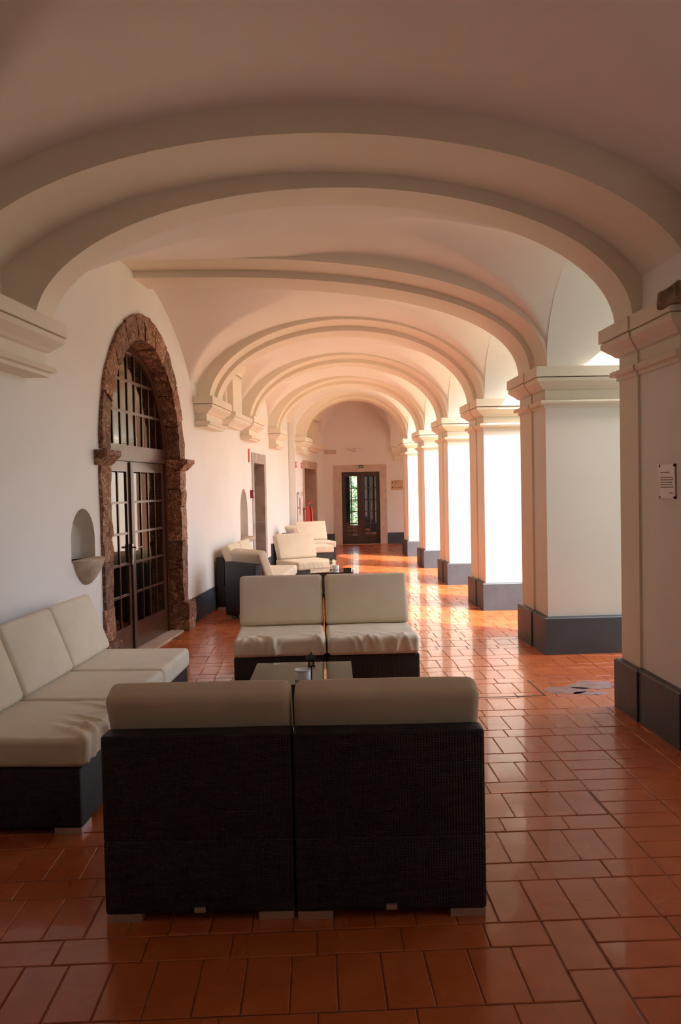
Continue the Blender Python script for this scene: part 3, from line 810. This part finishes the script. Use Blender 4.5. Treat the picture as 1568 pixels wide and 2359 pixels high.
sofa((-.275, 6.56), R(0.5), 'beige sofa module facing the viewer behind the glass table, left of two', GA, 7, .021)
sofa((.445, 6.55), R(0.5), 'beige sofa module facing the viewer behind the glass table, right of two', GA, 8, .021)
sofa((-.555, 10.07), face(.8, .6), 'black wicker sofa module turned diagonally with its back to the viewer', GB, 9, .003)
sofa((-.82, 11.03), face(.9937, -.1123), 'beige sofa module against the wall behind the diagonal wicker module', GB, 10, .003)
sofa((-.74, 11.745), face(.9937, -.1123), 'beige sofa module against the wall under the pointed niche', GB, 11, .003)
sofa((-.17, 12.98), face(.5, -.866), 'beige armless sofa module angled towards the second glass table', GB, 12, .006)
sofa((-.12, 16.09), face(.966, .26), 'beige sofa module turned sideways, farthest seating group, nearer of two', GC, 13, .002)
sofa((.03, 17.49), face(.29, -.957), 'farthest beige sofa module, facing the viewer near the extinguisher', GC, 14, .003)

# ------------------------------------------------------------------ glass tables, lanterns, ashtrays
TZ = .36
def table(loc, rz, w, d, label):
    e = empty('coffee_table', (loc[0], loc[1], 0), rz, label=label, cat='table', group='low glass-topped wicker tables')
    rbox(w/2-.01, d/2-.01, (TZ-.045)/2, .012, 2, (2, 2, 2), c=(0, 0, .03+(TZ-.045)/2)).build('wicker_base', M['wicker'], e, smooth=True)
    for sx in (-1, 1):
        for sy in (-1, 1):
            o = link('foot', foot_me, e); o.location = (sx*(w/2-.08), sy*(d/2-.08), 0)
            MB().lathe([(.014, TZ-.0155), (.014, TZ-.0085)], 12, sx*(w/2-.06), sy*(d/2-.06)).build('glass_pad', M['metal'], e)
    rbox(w/2, d/2, .004, .003, 1, (1, 1, 1), c=(0, 0, TZ-.004)).build('glass_top', M['tableglass'], e)
    return e
def lantern(loc, label):
    e = empty('table_lantern', (loc[0], loc[1], TZ), R(12), label=label, cat='lantern', group='small black table lanterns')
    MB().lathe([(.028, 0), (.028, .006), (.010, .010), (.006, .016)], 16).build('base', M['blackmetal'], e, smooth=True)
    MB().lathe([(.0045, .014), (.0045, .098)], 10).build('post', M['blackmetal'], e)
    fr = MB()
    for k in range(4):
        a = math.pi/2*k+math.pi/4; fr.box(.021*math.cos(a)*1.0-.002, .021*math.cos(a)+.002, .021*math.sin(a)-.002, .021*math.sin(a)+.002, .105, .15)
    fr.box(-.021, .021, -.021, .021, .098, .108); fr.box(-.021, .021, -.021, .021, .147, .152)
    hs = fr.build('lamp_housing', M['blackmetal'], e)
    for k in range(4):
        a = math.pi/2*k; o = MB().box(.0155, .0165, -.014, .014, .108, .147).build('pane', M['lampglass'], hs); o.rotation_euler = (0, 0, a)
    MB().rings([[(r*math.cos(math.pi/2*k+math.pi/4), r*math.sin(math.pi/2*k+math.pi/4), z) for k in range(4)] for r, z in ((.044, .151), (.044, .154), (.024, .168), (.008, .180))]).build('roof', M['blackmetal'], e)
    MB().lathe([(.003, .178), (.005, .184), (.003, .190), (.001, .193)], 8).build('finial', M['blackmetal'], e)
    for s in (-1, 1):
        pts = [(s*(.004+.010*(1-math.cos(t))), 0, .088+.008*math.sin(t)) for t in [i*.7 for i in range(9)]]
        MB().tube(pts, .0016, 5).build('scroll', M['blackmetal'], e)
    return e
def ashtray(loc, label):
    e = empty('ashtray', (loc[0], loc[1], TZ), 0, label=label, cat='ashtray', group='white pot ashtrays on the tables')
    MB().lathe([(.044, 0), (.050, .004), (.051, .055), (.049, .058), (.045, .056), (.044, .012), (.001, .010)], 28, cap=False).build('bowl', M['ceramic'], e, smooth=True)
    MB().lathe([(.049, .058), (.053, .062), (.054, .068), (.050, .070), (.040, .062), (.012, .052), (.001, .052)], 28, cap=False).build('lid', M['ceramic'], e, smooth=True)
    return e
table((-.09, 5.36), R(-1.5), .67, .66, 'square glass-topped table between the two facing near sofas')
lantern((-.028, 5.10), 'black street-lamp shaped lantern on the near glass table')
ashtray((-.085, 5.16), 'round white ashtray pot beside the lantern on the near table')
table((.27, 11.97), R(0), .64, .62, 'glass-topped table of the middle seating group')
lantern((.262, 12.03), 'black street-lamp shaped lantern on the farther glass table')
ashtray((.335, 12.06), 'round white ashtray pot on the farther glass table')

# ------------------------------------------------------------------ small fittings
pq = empty('text_plaque', (2.1815, 4.83, 1.595), R(-90), label='small plaque of printed text screwed to the nearest pier', cat='plaque')
MB().box(-.105, .105, -.012, -.006, -.105, .105).build('sheet', M['paper'], pq)
for sx in (-1, 1):
    for sz in (-1, 1):
        s_ = MB().lathe([(.009, -.012), (.009, .006), (.004, .010)], 12).mesh('screw', M['blackmetal'])
        o = link('screw', s_, pq); o.location = (sx*.098, -.006, sz*.097); o.rotation_euler = (R(90), 0, 0)
rt_ = random.Random(3)
for zz, x0, x1 in ((.055, -.085, .04), (.025, -.085, .085), (.010, -.085, .09), (-.005, -.085, .075), (-.020, -.085, .08), (-.035, -.085, .09), (-.070, .03, .085)):
    t = MB(); x = x0
    while x < x1:
        w = rt_.uniform(.010, .026); t.box(x, min(x+w, x1), -.0128, -.0119, zz-.003, zz+.003); x += w+.005
    t.build('text_line', M['ink'], pq)

ex = empty('exit_sign', (1.35, YFAR-.021, 2.165), 0, label='green emergency exit sign on the lintel of the far door', cat='sign')
MB().box(-.095, .095, -.012, 0, -.045, .045).build('plate', M['green'], ex)
MB().box(-.088, -.045, -.0135, -.011, -.036, .036).build('door_symbol', M['label'], ex)
MB().prism([(0, 0)], 0, 0) if False else None
ar_ = panel([(-.012, .02), (-.012, 0), (-.026, 0), (0, -.03), (.026, 0), (.012, 0), (.012, .02)], [], -.0135, -.011).build('arrow', M['label'], ex)
mn = MB(); mn.add(*(lambda p: (p.v, p.f))(panel([(.052+.007*math.cos(t*.785), .026+.007*math.sin(t*.785)) for t in range(8)], [], -.0135, -.011)))
mn.add(*(lambda p: (p.v, p.f))(panel([(.044, .016), (.058, .016), (.062, -.002), (.078, -.012), (.074, -.020), (.056, -.008), (.046, -.034), (.037, -.030), (.046, -.004)], [], -.0135, -.011)))
mn.build('running_figure', M['label'], ex)

em = empty('emergency_light', (.535, YFAR, 2.59), 0, label='flat cream emergency light box on the far wall', cat='lamp')
rbox(.16, .02, .055, .012, 2, (2, 1, 1), c=(0, -.02, 0)).build('case', M['creamplastic'], em, smooth=True)
for s in (-1, 1): 
    o = MB().lathe([(.009, 0), (.009, .005)], 10).build('screw', M['ink'], em); o.location = (s*.115, -.04, 0); o.rotation_euler = (R(90), 0, 0)
def sconce(loc, rz, label):
    e = empty('wall_sconce', loc, rz, label=label, cat='lamp', group='white wedge wall sconces')
    MB().add([(-.30, 0, .045), (.30, 0, .045), (0, 0, -.055), (-.02, -.13, .02), (.28, -.01, .05), (-.28, -.01, .05), (.02, -.13, .02), (0, -.13, -.02)],
             [(0, 2, 7, 3), (0, 3, 5), (2, 1, 4, 6, 7), (3, 7, 6), (5, 3, 6, 4), (0, 5, 4, 1), (0, 1, 2)]).build('shade', M['whiteplastic'], e)
    MB().box(-.012, .012, -.02, .0, .03, .06).build('bracket', M['ink'], e)
    return e
sconce((1.21, YFAR, 2.62), 0, 'white wedge-shaped sconce above the far door')
sconce((xA(16.75)+.0, 16.75, 2.74), thA, 'white wedge-shaped sconce high on the left wall between corbels')

sg = empty('direction_sign', (2.20, YFAR-.002, 1.635), 0, label='beige two-row direction sign with arrows on the far wall', cat='sign')
for z0, z1 in ((.003, .135), (-.135, -.003)):
    MB().box(.01, .085, -.012, 0, z0, z1).build('arrow_panel', M['signwood'], sg)
    MB().box(.089, .44, -.012, 0, z0, z1).build('name_panel', M['signwood'], sg)
    zc = (z0+z1)/2
    panel([(.028, zc), (.062, zc-.033), (.062, zc+.033)], [], -.014, -.011).build('arrow', M['signdark'], sg)
for txt, sz, z in (('JARDIM', .042, .085), ('GARDEN', .026, .035), ('RESTAURANTE', .036, -.082)):
    o = link('lettering', text_mesh(txt, sz, M['signdark']), sg); o.location = (.105, -.013, z); o.rotation_euler = (R(90), 0, 0)

def onA(y): return (xA(y), y)
def plate(name, y, z, hw, hh, m, label, cat, wall='A', group=None, t=.008):
    x = xA(y) if wall == 'A' else xB(y)
    e = empty(name, (x, y, z), thA if wall == 'A' else thB, label=label, cat=cat, group=group)
    return e
p = plate('red_sign', 13.36, 2.16, 0, 0, None, 'narrow red sign on the wall left of the grey doorway', 'sign', group='small red signs high on the left wall')
MB().box(-.05, .05, -.012, 0, -.11, .11).build('plate', M['redsign'], p)
p = plate('red_sign', 18.07, 2.13, 0, 0, None, 'small red sign above the hose cabinet', 'sign', 'B', 'small red signs high on the left wall')
MB().box(-.06, .06, -.010, 0, -.07, .07).build('plate', M['redsign'], p); MB().box(-.035, .035, -.0115, -.009, -.01, .035).build('pictogram', M['label'], p)
p = plate('red_sign', 18.78, 2.13, 0, 0, None, 'small red sign beside the tan stone doorway', 'sign', 'B', 'small red signs high on the left wall')
MB().box(-.06, .06, -.010, 0, -.07, .07).build('plate', M['redsign'], p); MB().box(-.035, .035, -.0115, -.009, -.01, .035).build('pictogram', M['label'], p)
p = plate('fire_alarm_call_point', 13.46, 1.52, 0, 0, None, 'dark red alarm call point beside the grey doorway', 'alarm')
rbox(.045, .025, .07, .008, 2, (1, 1, 1), c=(0, -.025, 0)).build('box', M['darkred'], p, smooth=True)
MB().box(-.025, .025, -.053, -.049, -.03, .03).build('press_plate', M['label'], p)
p = plate('wall_switch', 18.72, 1.47, 0, 0, None, 'small cream switch box beside the extinguisher', 'switch', 'B')
MB().box(-.05, .05, -.03, 0, -.055, .055).build('box', M['creamplastic'], p); MB().box(-.03, .03, -.034, -.029, -.03, 0).build('rocker', M['label'], p)
# hose reel cabinet
hc = plate('hose_cabinet', 18.33, 1.18, 0, 0, None, 'white fire hose cabinet with an oval red window', 'cabinet', 'B')
ov = [(0+.085*math.cos(t), (.10 if math.sin(t) > 0 else -.10)*1.0+.11*math.sin(t)) for t in [i*2*math.pi/28 for i in range(28)]]
panel(rect(-.235, .235, -.36, .33), [ov], -.03, -.012).build('door', M['whiteplastic'], hc)
MB().box(-.23, .23, -.014, 0, -.355, .325).build('back_plate', M['rubber'], hc)
MB().lathe([(.075, -.02), (.075, .0)], 20).build('hose_reel', M['red'], hc).rotation_euler = (R(90), 0, 0)
r_ = panel([(x*.82, z*.93) for x, z in ov], [], -.019, -.013).build('red_window', M['red'], hc)
MB().box(-.06, .06, -.021, -.018, .02, .16).build('label_sheet', M['redsign'], hc)
MB().box(-.055, .055, -.022, -.0205, .105, .12).build('label_stripe', M['label'], hc)
MB().box(-.24, -.20, -.045, -.03, -.04, .0).build('latch', M['ink'], hc)
MB().box(-.25, -.21, -.045, -.03, .285, .325).build('hinge', M['ink'], hc)
# extinguisher on its wall hook
fe = empty('fire_extinguisher', (xB(18.86)+.15, 18.86, .70), thB, label='red fire extinguisher with black hose hung by the tan doorway', cat='extinguisher')
MB().lathe([(.05, 0), (.078, .01), (.08, .03), (.08, .40), (.072, .44), (.05, .468), (.028, .48), (.022, .50), (.022, .515)], 24).build('cylinder', M['red'], fe, smooth=True)
MB().lathe([(.018, .51), (.022, .52), (.022, .545), (.012, .55)], 14).build('valve', M['steel'], fe, smooth=True)
MB().add([(-.012, -.02, .545), (.012, -.02, .545), (.012, .02, .545), (-.012, .02, .545), (-.012, -.10, .585), (.012, -.10, .585), (.012, -.10, .597), (-.012, -.10, .597), (.012, .025, .565), (-.012, .025, .565)],
         [(0, 1, 5, 4), (4, 5, 6, 7), (6, 8, 9, 7), (0, 4, 7, 9, 3), (1, 2, 8, 6, 5), (2, 3, 9, 8)]).build('lever', M['red'], fe)
MB().tube([(-.02, 0, .53), (-.06, -.03, .52), (-.085, -.05, .44), (-.075, -.055, .30), (-.07, -.06, .12), (-.07, -.055, .05)], .012, 8).build('hose', M['rubber'], fe, smooth=True)
lb = MB(); n = 10
lb.rings([[(.0815*math.cos(R(-100+i*9)), .0815*math.sin(R(-100+i*9)), z) for i in range(n)] for z in (.12, .36)], cap=False, closed=False)
lb.build('label_sheet', M['label'], fe)
MB().box(-.02, .02, .06, .145, .40, .43).build('wall_hook', M['ink'], fe)

# garden beyond the lobby
def shrub(loc, r, n, label, seed):
    e = empty('garden_shrub', loc, 0, label=label, cat='shrub', group='shrubs in the garden beyond the lobby')
    rn = random.Random(seed); mb = MB()
    for _ in range(n):
        p = Vector((rn.gauss(0, .45), rn.gauss(0, .45), rn.uniform(.1, 1))); p = Vector((p.x*r, p.y*r, p.z*r*2.4))
        a = Vector((rn.uniform(-1, 1), rn.uniform(-1, 1), rn.uniform(-.5, .8))).normalized(); b = a.orthogonal().normalized(); s = rn.uniform(.06, .13)
        mb.add([p-a*s, p+b*s*.4, p+a*s, p-b*s*.4], [(0, 1, 2, 3)])
    mb.build('foliage', M['leaf'], e, kind='stuff')
    MB().tube([(0, 0, 0), (.02, .01, .5*r), (0, .03, 1.6*r)], .025, 6).build('stem', M['tanstone'], e)
shrub((1.55, 31.0, -.05), .9, 420, 'leafy garden shrub glimpsed through the far door panes', 5)
